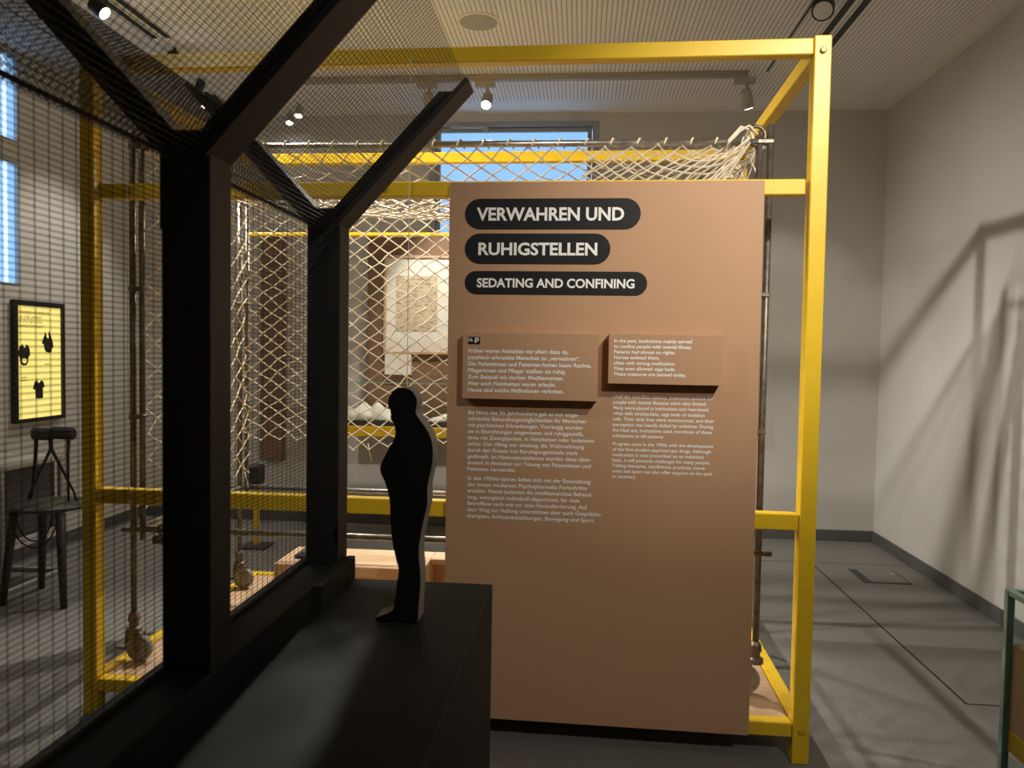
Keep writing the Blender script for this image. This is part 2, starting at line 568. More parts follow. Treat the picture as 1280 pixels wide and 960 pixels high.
TZ = ZP - .035
spot('lit grey spotlight on the cross track, glowing above the black roof tip', (-.58, 4.62, TZ), (-0.75, 2.9, 0.6), .11, energy=110, angle=75)
spot('grey spotlight left of the glowing one, turned away to the back board', (-.93, 4.62, TZ), (-.80, 5.3, 1.2), .12, .12, lit=True, energy=32, angle=60)
spot('grey spotlight at the right end of the cross track', (.93, 4.62, TZ), (1.5, 5.3, .9), .12, .11, lit=True, energy=5, angle=70)
spot('black-ringed spotlight by the right black slot tracks, seen from below', (1.085, 3.74, ZP), (0.2, 1.2, 0), .03, .05, .05, 'blacklamp', lit=False, adapter=False)
spot('glowing spotlight at the top left corner on the left black track', (-2.28, 3.50, ZP), (1.2, 3.6, 0), .06, .08, .034, 'blacklamp', energy=95, angle=56, adapter=False)
spot('spotlight at the end of the left black track over the yellow beam', (-2.25, 4.13, ZP), (-.9, 3.0, .8), .06, .08, .034, 'blacklamp', energy=40, angle=50, adapter=False)
spot('dark spotlight on the far left ceiling, upper of two small ones', (-2.35, 4.60, ZP), (-3.1, 4.3, .8), .05, .09, .026, 'blacklamp', energy=14, angle=80, adapter=False)
spot('small lit spotlight on the far left ceiling, lower of two', (-2.43, 4.85, ZP), (-2.5, 4.0, 0), .05, .09, .026, 'blacklamp', energy=6, angle=80, adapter=False)
spot('lit spotlight peeping out behind the near black rafter, upper', (-1.91, 5.10, ZP), (-1.9, 4.3, .5), .05, .07, .026, 'lampgrey', energy=5, angle=70, adapter=False)
spot('lit spotlight peeping out behind the near black rafter, lower', (-2.05, 5.30, ZC), (-2.0, 4.4, .5), .05, .07, .026, 'lampgrey', energy=3, angle=70, adapter=False)
# lamps on the stretch of track over and behind the viewer
spot('spotlight on the right black track near the viewer, aimed at the brown panel', (1.21, 0.42, ZP), (.60, 2.4, 1.75), .06, .08, .034, 'blacklamp', energy=82, angle=44, blend=1.0, adapter=False)
spot('added fill spotlight on the right black track behind the viewer', (1.21, -.8, ZP), (.15, 2.4, 1.0), .06, .08, .034, 'blacklamp', energy=46, angle=50, blend=1.0, adapter=False)  # unseen fill lamp, added to brighten the panel from the front
spot('spotlight on the left black track level with the net bed', (-2.25, 2.6, ZP), (1.95, 3.9, .55), .06, .08, .034, 'blacklamp', energy=112, angle=58, blend=.9, size=.06, adapter=False)
spot('spotlight on the left black track near the viewer', (-2.25, .73, ZP), (1.8, 4.1, .45), .06, .08, .034, 'blacklamp', energy=16, angle=54, blend=.8, adapter=False)

# ------------------------------------------------------------------ yellow frame
FL = np.array([-1.627, 2.428, 0.0])
FR = np.array([0.697, 2.387, 0.0])
EX = (FR - FL) / np.linalg.norm(FR - FL)
EY = np.array([-EX[1], EX[0], 0.0])
FW = float(np.linalg.norm(FR - FL))
FD = 1.25


def fr_map(u, v, d):       # frame coordinates: u along the front, d into the depth, v up
    return FL + EX * u + EY * d + np.array([0, 0, v])


def fbox(mb, u0, d0, z0, u1, d1, z1, ch=.003):
    t_ = MB().bbox((u0, d0, z0), (u1, d1, z1), ch)
    t_.v = [tuple(fr_map(p[0], p[2], p[1])) for p in t_.v]
    mb.add(t_.v, t_.f)
    return mb


yf = thing('yellow_steel_frame', 'tall yellow square-tube steel frame standing round the net bed', 'frame', tuple(fr_map(FW / 2, 0, FD / 2)))
HB = .025


def bolt(u, z, par, d=0.0, s=-1):
    c = fr_map(u, z, d)
    MB().lathe([(.010, -.002), (.010, .006), (.007, .009)], c, EY * s, 10).build('bolt', M['yellow_bolt'], par)


for (u, d) in ((0, 0), (FW, 0), (0, .85), (FW, FD)):
    p = fbox(MB(), u - HB, d, 0, u + HB, d + .05, 2.20).build('post', M['yellow'], yf)
    if d == 0:
        bolt(u, 2.155, p); bolt(u, .105, p)
for d in (0, FD):
    for (z0, z1, gap) in ((2.145, 2.193, .002), (1.733, 1.780, .012), (0.722, 0.772, .002), (0.082, 0.126, .002)):
        if d and z1 < 1.0 and z0 > .3:
            continue
        if d and 1.5 < z0 < 2:
            z0, z1 = 1.798, 1.814
        bm_ = fbox(MB(), (HB + gap) if d == 0 else -.023, d + .002, z0, FW - HB - gap, d + .047, z1).build('beam', M['yellow'], yf)
        if d == 0:
            for u in (.145, ):
                bolt(u, (z0 + z1) / 2, bm_, .002)
            if 1.5 < z0 < 2:
                bolt(1.0, (z0 + z1) / 2, bm_, .002)
for u in (0, FW):
    for (z0, z1) in ((2.145, 2.193), (0.082, 0.126)):
        fbox(MB(), u - .023, .052, z0, u + .023, FD - .002, z1).build('side_beam', M['yellow'], yf)

pf = fbox(MB(), .027, .052, .09, FW - .027, FD - .002, .122).build('bed_platform', M['wood'], origin=tuple(fr_map(FW / 2, .09, FD / 2)))
tag(pf, 'flat wooden platform between the bottom beams of the yellow frame', 'platform')
PZ = 0.122

for nm, px0, px1, lab in ((514, 62, 480, 'thin white cable hanging behind the silhouette figure'),
                          (159, 78, 630, 'thin white cable hanging by the left yellow post')):
    a = on_plane(nm, px0, EY, EY @ FL - .006)
    zt, zb = 2.15, .735
    c_ = MB().tube([(a[0], a[1], zt), (a[0] - .002, a[1], 1.4), (a[0], a[1], zb)], .0014, 6)
    for z in (zt, zb):
        c_.lathe([(.004, -.006), (.004, .006)], (a[0], a[1], z), (0, 0, 1), 8)
    tag(c_.build('hanging_cable', M['white'], origin=(a[0], a[1], zb)), lab, 'cable')

# ------------------------------------------------------------------ brown text panel
PD = -.024          # front face of the panel in frame depth


def pan(x, y, d=PD):
    """pixel -> (u, z) on the panel face"""
    p = on_plane(x, y, EY, EY @ FL + d)
    return float((p - FL) @ EX), float(p[2])


uL, zT = pan(562, 229); uR, zT2 = pan(955, 224); uR2, zB = pan(937, 920)
uL = (uL + pan(556, 727)[0]) / 2; uR = (uR + uR2) / 2; zT = (zT + zT2) / 2
ip = thing('information_panel', 'large brown text panel with black headline strips fixed to the yellow frame', 'text panel', tuple(fr_map((uL + uR) / 2, zB, PD / 2)))
fbox(MB(), uL, PD, zB, uR, -.002, zT, .0015).build('board', M['brown'], ip)


def pan_map(u, v, d): return fr_map(u, v, d)


def pill(x0, x1, y0, y1, text, tx0, tx1, tb):
    u0, za = pan(x0, (y0 + y1) / 2); u1, zb = pan(x1, (y0 + y1) / 2)
    z0 = pan((x0 + x1) / 2, y1)[1]; z1 = pan((x0 + x1) / 2, y0)[1]
    r_ = (z1 - z0) / 2; zc = (z0 + z1) / 2
    poly = []
    for k in range(13):
        w = -math.pi / 2 + math.pi * k / 12
        poly.append((u1 - r_ + r_ * math.cos(w), zc + r_ * math.sin(w)))
    for k in range(13):
        w = math.pi / 2 + math.pi * k / 12
        poly.append((u0 + r_ + r_ * math.cos(w), zc + r_ * math.sin(w)))
    st = MB().prism(poly, pan_map, PD - .0025, PD + .001).build('headline_strip', M['pill'], ip)
    tag(st, 'black rounded strip reading ' + text)
    ua, zb1 = pan(tx0, tb); ub, _ = pan(tx1, tb)
    v, f = text_data(text, .028)
    w = max(p[0] for p in v); h = max(p[1] for p in v)
    capz = (z1 - z0)
    size = (ub - ua) / w
    cap = {0: 1}
    # cap height set from the photograph, width fitted
    hz = CAPH[text] / h
    zb1 = zc - CAPH[text] / 2
    MB().add([pan_map(ua + p[0] * size, zb1 + p[1] * hz, PD - .0035) for p in v], f).build('lettering', M['letter'], st)


PXM = pan(700, 300)[1] - pan(700, 301)[1]
CAPH = {'VERWAHREN UND': 16 * PXM, 'RUHIGSTELLEN': 15.5 * PXM, 'SEDATING AND CONFINING': 11.3 * PXM}
pill(581.3, 801, 248.2, 286.5, 'VERWAHREN UND', 597, 780, 275.4)
pill(581.2, 763, 292, 330, 'RUHIGSTELLEN', 597, 746.5, 319)
pill(581, 809, 339.3, 368.5, 'SEDATING AND CONFINING', 596, 793, 359.5)

BD = PD - .05        # front of the raised text blocks


def block(c, lines, tx, ty0, ty1, txr, label):
    (xa, ya), (xb, yb) = c
    u0, z1 = pan(xa, ya, BD); u1, z0 = pan(xb, yb, BD)
    b_ = fbox(MB(), u0, BD, z0, u1, PD + .001, z1, .0012).build('text_block', M['brown'], ip)
    tag(b_, label)
    ua, za = pan(tx, ty0, BD); _, zb = pan(tx, ty1, BD); ub, _ = pan(txr, ty1, BD)
    dv = (za - zb) / (len(lines) - 1)
    letter_lines(MB(), lines, ua, za, dv, dv * .86, pan_map, BD - .0008, .030, width=ub - ua).build('lettering', M['letter'], b_)
    return b_, u0, z1


b1, bu, bz = block(((578.6, 415.2), (746.6, 502)), ['Früher waren Anstalten vor allem dazu da,', 'psychisch erkrankte Menschen zu „verwahren“.',
    'Die Patientinnen und Patienten hatten kaum Rechte.', 'Pflegerinnen und Pfleger stellten sie ruhig.', 'Zum Beispiel mit starken Medikamenten.',
    'Aber auch Netzbetten waren erlaubt.', 'Heute sind solche Maßnahmen verboten.'], 585, 440.5, 489.3, 738.6, 'raised brown block with German text in easy language')
ia, ib = pan(585.3, 420.8, BD), pan(600, 430.3, BD)
ic = MB().prism([(ia[0], ib[1]), (ib[0], ib[1]), (ib[0], ia[1]), (ia[0], ia[1])], pan_map, BD - .001, BD + .0005).build('icon', M['icon'], b1)
wI, hI = ib[0] - ia[0], ia[1] - ib[1]
g = MB()
for (a0, b0, a1, b1_) in ((.05, .38, .12, .85), (.05, .38, .22, .48), (.25, .38, .32, .85), (.25, .38, .42, .48),
                         (.56, .78, .92, .88), (.56, .62, .92, .72), (.56, .46, .92, .56), (.56, .30, .80, .40), (.56, .18, .68, .30)):
    p0 = (ia[0] + a0 * wI, ib[1] + b0 * hI); p1 = (ia[0] + a1 * wI, ib[1] + b1_ * hI)
    g.add([pan_map(p0[0], p0[1], BD - .0018), pan_map(p1[0], p0[1], BD - .0018), pan_map(p1[0], p1[1], BD - .0018), pan_map(p0[0], p1[1], BD - .0018)], [(0, 1, 2, 3)])
g.build('icon_print', M['letter'], b1)
block(((761.2, 417.2), (902.5, 482.5)), ['In the past, institutions mainly served', 'to confine people with mental illness.', 'Patients had almost no rights.',
    'Nurses sedated them,', 'often with strong medication.', 'They even allowed cage beds.', 'These measures are banned today.'], 767.5, 427.8, 469.3, 864, 'raised brown block with English text in easy language')


def para(name, lines, tx, y0, y1, txr, maxline):
    ua, za = pan(tx, y0); _, zb = pan(tx, y1); ub, _ = pan(txr, y1)
    dv = (za - zb) / (len(lines) - 1)
    v, f = text_data(maxline, .022)
    w = max(p[0] for p in v)
    size = dv * .86
    letter_lines(MB(), lines, ua, za, dv, size, pan_map, PD - .0007, .022, xs=(ub - ua) / (w * size)).build(name, M['letter'], ip)


mx = 'therapien, Achtsamkeitsübungen, Bewegung und Sport.'
para('german_paragraph', ['Bis Mitte des 20. Jahrhunderts gab es nur einge-', 'schränkte Behandlungsmöglichkeiten für Menschen',
    'mit psychischen Erkrankungen. Vorrangig wurden', 'sie in Einrichtungen eingewiesen und ruhiggestellt,',
    'etwa mit Zwangsjacken, in Netzbetten oder Isolations-', 'zellen. Der Alltag war eintönig, die Wahrnehmung',
    'durch den Einsatz von Beruhigungsmitteln stark', 'gedämpft. Im Nationalsozialismus wurden diese über-',
    'dosiert in Anstalten zur Tötung von Patientinnen und', 'Patienten verwendet.'], 585, 517.5, 588, 743.3, mx)
para('german_paragraph', ['In den 1950er-Jahren ließen sich mit der Entwicklung', 'der ersten modernen Psychopharmaka Fortschritte',
    'erzielen. Heute bedeutet die medikamentöse Behand-', 'lung, wenngleich individuell abgestimmt, für viele',
    'Betroffene nach wie vor eine Herausforderung. Auf', 'dem Weg zur Heilung unterstützen aber auch Gesprächs-', mx], 584.3, 599.5, 646.7, 743.3, mx)
mx = 'perception was heavily dulled by sedatives. During'
para('english_paragraph', ['Until the mid-20th century, treatment options for', 'people with mental illnesses were very limited.',
    'Many were placed in institutions and restrained,', 'often with straitjackets, cage beds or isolation',
    'cells. Their daily lives were monotonous, and their', mx, 'the Nazi era, institutions used overdoses of these',
    'substances to kill patients.'], 766.4, 497.5, 546.3, 891.3, mx)
para('english_paragraph', ['Progress came in the 1950s with the development', 'of the first modern psychotropic drugs. Although',
    'medication is now prescribed on an individual', 'basis, it still presents challenges for many people.',
    'Talking therapies, mindfulness practices, move-', 'ment and sport can also offer support on the path', 'to recovery.'], 765.6, 556.4, 597.2, 890.5, mx)

# ------------------------------------------------------------------ net bed
BX0, BX1, BY0, BY1 = -1.555, 0.585, 2.60, 3.46
ZR, ZL = 1.945, 0.60
bed = thing('net_bed', 'antique metal bed caged in cream rope netting on castors', 'bed', ((BX0 + BX1) / 2, (BY0 + BY1) / 2, PZ))
for bx, s in ((BX0, 1), (BX1, -1)):
    for by in (BY0, BY1):
        MB().tube([(bx - .017 * s, by, .24), (bx - .017 * s, by, 2.0)], .011, 10).build('post', M['steel_dark'], bed, True)
        MB().tube([(bx + .017 * s, by, .56), (bx + .017 * s, by, 1.97)], .010, 10).build('inner_post', M['steel_dark'], bed, True)
        # looped tube end over the corner
        lp = [(bx + .03 * s + .03 * math.cos(w), by, 1.965 + .03 * math.sin(w)) for w in np.linspace(0, 2 * math.pi, 16, endpoint=False)]
        MB().tube(lp, .006, 6, closed=True).build('corner_loop', M['steel_dark'], bed, True)
        for z in (.60, 1.0, 1.45, 1.945):
            MB().bbox((bx - .028, by - .0135, z - .009), (bx + .028, by + .0135, z + .009), .004).build('clamp', M['steel_dark'], bed)
        MB().tube([(bx - .06 * s, by, .595), (bx - .025 * s, by, .595)], .009, 8).build('clamp_screw', M['steel_dark'], bed, True)
        # castor
        cx = bx - .017 * s
        cs = MB().lathe([(.012, .30), (.019, .29), (.021, .27), (.016, .262), (.016, .248), (.027, .243), (.027, .228)], (cx, by, 0), (0, 0, 1), 14)
        cs = cs.build('castor', M['steel_dark'], bed, False)
        wx = cx + (.02 if s > 0 else -.03)
        fk = MB()
        for k in (-1, 1):
            ya, yb = by + k * .020 - .003, by + k * .020 + .003
            pr = [(wx - .035, .225), (wx + .012, .225), (wx + .012, PZ + .075), (wx + .010, PZ + .040), (wx - .010, PZ + .040), (wx - .014, PZ + .075)]
            fk.add([(p[0], ya, p[1]) for p in pr] + [(p[0], yb, p[1]) for p in pr],
                   [(0, 1, 2, 3, 4, 5), (11, 10, 9, 8, 7, 6)] + [((i + 1) % 6, i, i + 6, (i + 1) % 6 + 6) for i in range(6)])
        fk.bbox((wx - .04, by - .023, .220), (wx + .016, by + .023, .230), .003)
        fk.bbox((wx - .085, by - .015, PZ + .04), (wx - .04, by + .015, PZ + .052), .004)
        fk.bbox((wx - .05, by - .010, PZ + .045), (wx - .035, by + .010, .225), .003)
        fk.build('castor_fork', M['steel_dark'], cs)
        MB().lathe([(.012, -.016), (.030, -.014), (.034, -.010), (.0445, -.012), (.0475, -.006), (.0475, .006), (.0445, .012), (.034, .010), (.030, .014), (.012, .016)],
                   (wx, by, PZ + .0478), (0, 1, 0), 24).build('castor_wheel', M['rubber'], cs)
for by in (BY0, BY1):
    MB().tube([(BX0, by, ZR), (BX1, by, ZR)], .011, 10).build('top_rail', M['steel'], bed, True)
    MB().tube([(BX0, by, ZL), (BX1, by, ZL)], .0125, 10).build('side_rail', M['steel'], bed, True)
for bx in (BX0, BX1):
    MB().tube([(bx, BY0, ZR), (bx, BY1, ZR)], .011, 10).build('top_rail', M['steel'], bed, True)
    MB().tube([(bx, BY0, ZL), (bx, BY1, ZL)], .0125, 10).build('end_rail', M['steel'], bed, True)
# fittings on the front side rail
for x in (-.43, -1.46, .42):
    MB().tube([(x + .016 * math.cos(w), BY0 - .012 + .004 * math.sin(2 * w), ZL + .018 * math.sin(w)) for w in np.linspace(0, 2 * math.pi, 14, endpoint=False)], .004, 6, closed=True).build('rail_hook', M['steel_dark'], bed, True)
MB().tube([(BX0 + .10, BY0, ZL), (BX0 + .11, BY0 + .01, ZL + .08), (BX0 + .17, BY0 + .02, ZL + .03)], .006, 6).build('hook_arm', M['steel_dark'], bed, True)
MB().bbox((BX0 + .06, BY0 - .02, ZL - .05), (BX0 + .14, BY0 + .02, ZL - .02), .005).build('hinge_block', M['steel_dark'], bed)


def net(fn, nu, nv, r_=.003, knot=.0062, skip=None, drop=0, jit=.0035):
    """diamond net over the surface fn(s, t) with nu cells along s and nv half rows along t"""
    mb = MB()
    P = {}
    for j in range(nv + 1):
        off = .5 * (j % 2)
        for i in range(nu + 1):
            s = (i + off) / nu
            if s > 1.0001:
                continue
            p = np.array(fn(s, j / nv), float) + np.array([random.gauss(0, jit) for _ in range(3)])
            P[(i, j)] = p
            k = knot
            mb.add([p + (k, 0, 0), p - (k, 0, 0), p + (0, k, 0), p - (0, k, 0), p + (0, 0, k), p - (0, 0, k)],
                   [(0, 2, 4), (2, 1, 4), (1, 3, 4), (3, 0, 4), (2, 0, 5), (1, 2, 5), (3, 1, 5), (0, 3, 5)])
    for (i, j), p in P.items():
        for i2 in ((i, i - 1) if j % 2 == 0 else (i, i + 1)):
            q_ = P.get((i2, j + 1))
            if q_ is None:
                continue
            if skip and skip(p, q_):
                continue
            m_ = (p + q_) / 2 - np.array([0, 0, drop])
            mb.tube([p, m_, q_] if drop else [p, q_], r_, 4)
    return mb


W_, D_ = BX1 - BX0, BY1 - BY0
zb_back, zb_left = .82, .68
net(lambda s, t: (BX0 + .01 + (W_ - .02) * s, BY1 - .012 + .018 * math.sin(7 * s + 5 * t), (ZR - .01) - (ZR - zb_back - .02 * math.sin(s * 19)) * t), 25, 36).build('back_net', M['cord'], bed)
net(lambda s, t: (BX0 + .02 + .05 * math.sin(math.pi * s) * math.sin(math.pi * t) + .012 * math.sin(9 * t), BY0 + .01 + (D_ - .02) * s, (ZR - .01) - (ZR - zb_left) * t), 6, 28).build('end_net', M['cord'], bed)
net(lambda s, t: (BX1 - .02 - .04 * math.sin(math.pi * s) * math.sin(math.pi * t), BY0 + .01 + (D_ - .02) * s, (ZR - .01) - (ZR - zb_left) * t), 6, 28).build('end_net', M['cord'], bed)
net(lambda s, t: (BX0 + .01 + (W_ - .02) * s, BY0 + D_ * t,
                  ZR - .012 - .155 * (math.sin(math.pi * t) ** .8) * (math.sin(math.pi * min(max(s, .0), 1)) ** .35 if 0 < s < 1 else 0)), 25, 24).build('top_net', M['cord'], bed)


# front net pulled together towards the right top corner
def gather(s, t):
    x = .0 + .53 * s
    open_ = (1 - s) ** .8
    z = ZR - .02 + .035 * s ** 6 - t * (.30 * open_ + .03) - .05 * math.sin(math.pi * s) * (.3 + t)
    return (x, BY0 - .004 + .045 * t * open_ + .02 * math.sin(14 * t) * s, z)


net(gather, 9, 16, .0028, .0052, jit=.0008).build('gathered_front_net', M['cord'], bed)
MB().tube([gather(.86, .2), (.47, BY0 - .01, 1.95), (.505, BY0 - .014, 1.99), (.535, BY0, 1.985), (.56, BY0 + .012, 1.93), (.54, BY0 + .01, 1.88)], .005, 6).build('tie_cord', M['cord'], bed, True)
MB().tube([(.46, BY0 - .012, 1.93), (.50, BY0 - .018, 1.975), (.53, BY0 - .012, 1.995), (.57, BY0, 1.96)], .0042, 6).build('tie_cord', M['cord'], bed, True)
# cord loops tying the nets to the top rails
for by in (BY0, BY1):
    lo_ = MB()
    x = BX0 + .05
    while x < BX1 - .03:
        lo_.tube([(x - .014 + .028 * w / 6.28, by + .0145 * math.sin(w), ZR + .0145 * math.cos(w)) for w in np.linspace(-2.2, 2.8, 9)], .0032, 5)
        x += .0845 + random.uniform(-.006, .006)
    tag(lo_.build('net_ties', M['cord'], bed, True), None, None, None, 'stuff')
lo_ = MB()
for bx in (BX0, BX1):
    y = BY0 + .06
    while y < BY1 - .03:
        lo_.tube([(bx + .0145 * math.sin(w), y - .014 + .028 * w / 6.28, ZR + .0145 * math.cos(w)) for w in np.linspace(-2.2, 2.8, 9)], .0032, 5)
        y += .082
tag(lo_.build('net_ties', M['cord'], bed, True), None, None, None, 'stuff')
# loose cord ends under the nets
for (x, y, z, l) in ((-.96, BY1 - .01, .82, .08), (BX1 - .02, BY0 + .02, .72, .06), (BX0 + .03, BY1 - .05, .68, .07)):
    MB().tube([(x, y, z), (x + .008, y, z - l * .5), (x + .018, y - .004, z - l)], .003, 5).build('loose_cord', M['cord'], bed, True)

st = thing('yellow_stand', 'thin yellow pole stand with a dark box head behind the bed castor', 'stand', (-2.0, 4.65, 0))
MB().bbox((-2.02, 4.64, 0.012), (-1.99, 4.67, .44), .003).build('pole', M['yellow'], st)
MB().bbox((-2.09, 4.57, 0), (-1.92, 4.74, .012), .003).build('foot', M['darkgrey'], st)
MB().bbox((-2.045, 4.61, .40), (-1.965, 4.70, .52), .012).build('box_head', M['darkgrey'], st)

# wooden chest under the bed
ch = thing('wooden_chest', 'low wooden chest standing on the platform behind the bed rail', 'chest', (-.95, 3.40, PZ))
MB().bbox((-1.33, 3.27, PZ), (-.66, 3.57, .30), .003).build('body', M['wood'], ch)
MB().bbox((-.66, 3.29, PZ), (-.15, 3.31, .235), .002).build('front_rail', M['wood'], ch)
MB().bbox((-.66, 3.44, .275), (-.15, 3.57, .30), .002).build('top_plank', M['wood'], ch)
MB().bbox((-.66, 3.55, PZ), (-.15, 3.57, .275), .002).build('back_board', M['wood'], ch)
tr = MB().bbox((-1.27, 3.36, .30), (-1.10, 3.50, .318), .004).bbox((-1.25, 3.38, .318), (-1.12, 3.48, .323), .002).build('flat_tray', M['darkgrey'], origin=(-1.18, 3.43, .30))
tag(tr, 'flat dark tray lying on the wooden chest', 'tray')

# ------------------------------------------------------------------ black half-house model on its plinth
ZPL, ZS = .80, .845
PXL, PXR, PY0, PY1 = -.53, -.16, -.10, 1.47
pb = MB().bbox((PXL, PY0, 0), (PXR, PY1, ZPL), .002).build('display_plinth', M['plinth'], origin=((PXL + PXR) / 2, (PY0 + PY1) / 2, 0))
tag(pb, 'long black plinth in the foreground carrying the figure and wire house', 'plinth')
XI, XO = -.449, -.511
XM = (XI + XO) / 2
hm = thing('wire_house_model', 'black skeleton house model with posts, forked rafters and wire mesh', 'model', (XM, .7, ZPL))
MB().bbox((PXL, PY0, ZPL), (XI + .002, PY1, ZS), .002).build('sill', M['plinth'], hm)
MB().bbox((XI + .002, 1.27, ZPL), (XI + .017, PY1, ZS), .001).build('sill_block', M['plinth'], hm)
ZT = 1.482
SL = (1.74 - ZT) / (-.21 - XI)     # slope of the right fork
aS = math.atan(SL)


def arm(side, y0, y1):
    """one forked rafter: upper bar over the mesh, lower flange under it"""
    def mp(a, b, y):       # a along the slope, b up from the underside, mirrored for the left fork
        x = a * math.cos(aS) - b * math.sin(aS)
        z = a * math.sin(aS) + b * math.cos(aS)
        return (XM + side * (XI - XM + x), y, ZT + z)
    La = (-.21 - XI) / math.cos(aS)
    lo, lu = -.062, -.025
    fl_ = [(lo, 0), (La, 0), (La, .009), (lo, .009)]
    up = [(lu, .009), (La - .03, .009), (La - .03 - .021 / math.tan(aS) * .0 - .02, .031), (lu, .031)]
    ys = (y0 - .008, y1) if side > 0 else (y0 - .003, y1)
    mb = MB()
    for poly, (ya, yb) in ((fl_, ys), (up, (y0 + .004, y1 - .004))):
        pl_ = poly if side > 0 else poly[::-1]
        mb.prism(pl_, lambda u, v, d: mp(u, v, d), ya, yb)
    return mb


for py in (.385, .905, 1.412):
    pe = .058
    MB().bbox((XO, py, ZS), (XI, py + pe, ZT + .03), .0015).build('post', M['black'], hm)
    for s in (1, -1):
        arm(s, py, py + pe).build('rafter', M['black'], hm)
    # front splice plate where the fork meets the post
    MB().prism([(XO + .002, ZT - .09), (XO + .02, ZT - .075), (XI - .002, ZT + .005), (XO + .002, ZT + .005)], lambda u, v, d: (u, d, v), py - .006, py + .001).build('splice_plate', M['black'], hm)
# mesh: wires as real geometry
RW = .0005
MY0, MY1 = .06, 1.445
wm = MB()
z = ZS + .006
while z < ZT + .003:
    wm.tube([(XO + .003, MY0, z), (XO + .003, MY1, z)], RW, 4)
    z += .0062
y = MY0
while y < MY1:
    wm.tube([(XO + .0046, y, ZS), (XO + .0046, y, ZT)], .0005, 4)
    y += .020
tag(wm.build('wall_mesh', M['wire'], hm), 'fine black wire mesh wall', None, None, 'stuff')
MB().tube([(XO + .003, MY0, ZT + .004), (XO + .003, MY1, ZT + .004)], .0035, 6).build('mesh_rod', M['black'], hm)
MB().tube([(XO + .003, MY0, ZS + .004), (XO + .003, MY1, ZS + .004)], .0035, 6).build('mesh_rod', M['black'], hm)
for side in (1, -1):
    rm = MB()
    La = (-.21 - XI) / math.cos(aS)

    def rp(a, y, b=.0095):
        x = a * math.cos(aS) - b * math.sin(aS); z = a * math.sin(aS) + b * math.cos(aS)
        return (XM + side * (XI - XM + x), y, ZT + z)
    a = -.03
    while a < La - .004:
        rm.tube([rp(a, MY0), rp(a, MY1)], RW, 4)
        a += .0066
    y = MY0
    while y < MY1:
        rm.tube([rp(-.03, y, .0112), rp(La - .004, y, .0112)], .0005, 4)
        y += .0105
    tag(rm.build('roof_mesh', M['wire'], hm), 'fine black wire mesh roof slope', None, None, 'stuff')

# silhouette figure
sil = [(130, 36), (155, 42), (172, 56), (183, 78), (184, 100), (178, 125), (182, 140), (200, 165), (222, 195), (236, 225), (243, 255), (244, 300), (238, 340),
       (228, 380), (222, 415), (224, 445), (222, 480), (212, 520), (203, 560), (196, 600), (190, 640), (191, 680), (196, 720), (197, 780), (192, 830), (189, 870), (188, 912), (186, 919),
       (40, 917), (29, 911), (26, 903), (32, 897), (52, 891), (80, 880), (96, 868), (98, 850), (104, 815), (110, 760), (116, 720), (108, 690), (98, 650), (90, 610), (86, 560), (83, 510), (83, 470),
       (76, 430), (66, 400), (62, 385), (50, 365), (44, 340), (50, 318), (62, 295), (78, 265), (95, 235), (103, 215), (103, 195), (97, 172), (89, 162), (86, 152), (84, 145), (87, 138), (84, 130), (85, 122), (77, 108), (74, 95), (77, 78), (84, 62), (96, 47), (112, 38)]
FY = 1.235
sp_ = [on_y(460 + a / 3, 470 + b / 3, FY) for a, b in sil]
zmin = min(p[2] for p in sp_)
# smooth the traced outline by one round of corner cutting
pts = [(p[0], p[2] - zmin + ZPL) for p in sp_]
out = []
for i in range(len(pts)):
    p0, p1 = pts[i], pts[(i + 1) % len(pts)]
    out += [(p0[0] * .75 + p1[0] * .25, p0[1] * .75 + p1[1] * .25), (p0[0] * .25 + p1[0] * .75, p0[1] * .25 + p1[1] * .75)]
out = [(a, max(b, ZPL)) for a, b in out]
sg = MB().prism(out[::-1], lambda u, v, d: (u, d, v), FY, FY + .045, 0, 1).build('silhouette_figure', [M['figure'], M['figure_lit_edge']], origin=(-.29, FY + .02, ZPL))
tag(sg, 'black cut-out silhouette of a standing person seen from the side on the plinth', 'figure')

# ------------------------------------------------------------------ back exhibit: brown boards, picture, table, garments
QY = 5.30
p0, p1 = on_y(460, 293, QY), on_y(460, 560, QY)
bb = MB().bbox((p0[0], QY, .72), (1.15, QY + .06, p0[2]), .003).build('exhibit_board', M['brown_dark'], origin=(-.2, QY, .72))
tag(bb, 'wide dark brown exhibit board on the back wall carrying the framed document', 'board')
a0, a1 = on_y(325, 290, QY), on_y(353, 600, QY)
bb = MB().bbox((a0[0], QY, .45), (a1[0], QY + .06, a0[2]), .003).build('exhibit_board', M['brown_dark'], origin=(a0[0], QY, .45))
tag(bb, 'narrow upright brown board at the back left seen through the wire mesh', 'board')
pc = thing('framed_document', 'large white-matted framed old document on the brown exhibit board', 'picture', (-.9, QY, 1.25))
c0, c1 = on_y(481, 440, QY - .02), on_y(568, 322, QY - .02)
MB().box((c0[0] + .004, QY - .014, c0[2] + .004), (c1[0] - .004, QY - .002, c1[2] - .004)).build('mat_board', M['white'], pc)
fr = MB()
for (xa, za, xb, zb) in ((c0[0] - .012, c0[2] - .012, c0[0] + .005, c1[2] + .012), (c1[0] - .005, c0[2] - .012, c1[0] + .012, c1[2] + .012),
                         (c0[0] + .005, c0[2] - .012, c1[0] - .005, c0[2] + .005), (c0[0] + .005, c1[2] - .005, c1[0] - .005, c1[2] + .012)):
    fr.bbox((xa, QY - .024, za), (xb, QY, zb), .002)
fr.build('picture_frame', M['wood'], pc)
e0, e1 = on_y(495, 413, QY - .016), on_y(547, 345, QY - .016)
MB().box((e0[0], QY - .018, e0[2]), (e1[0], QY - .014, e1[2])).build('document', M['doc'], pc)
e0, e1 = on_y(482, 468, QY), on_y(515, 443, QY)
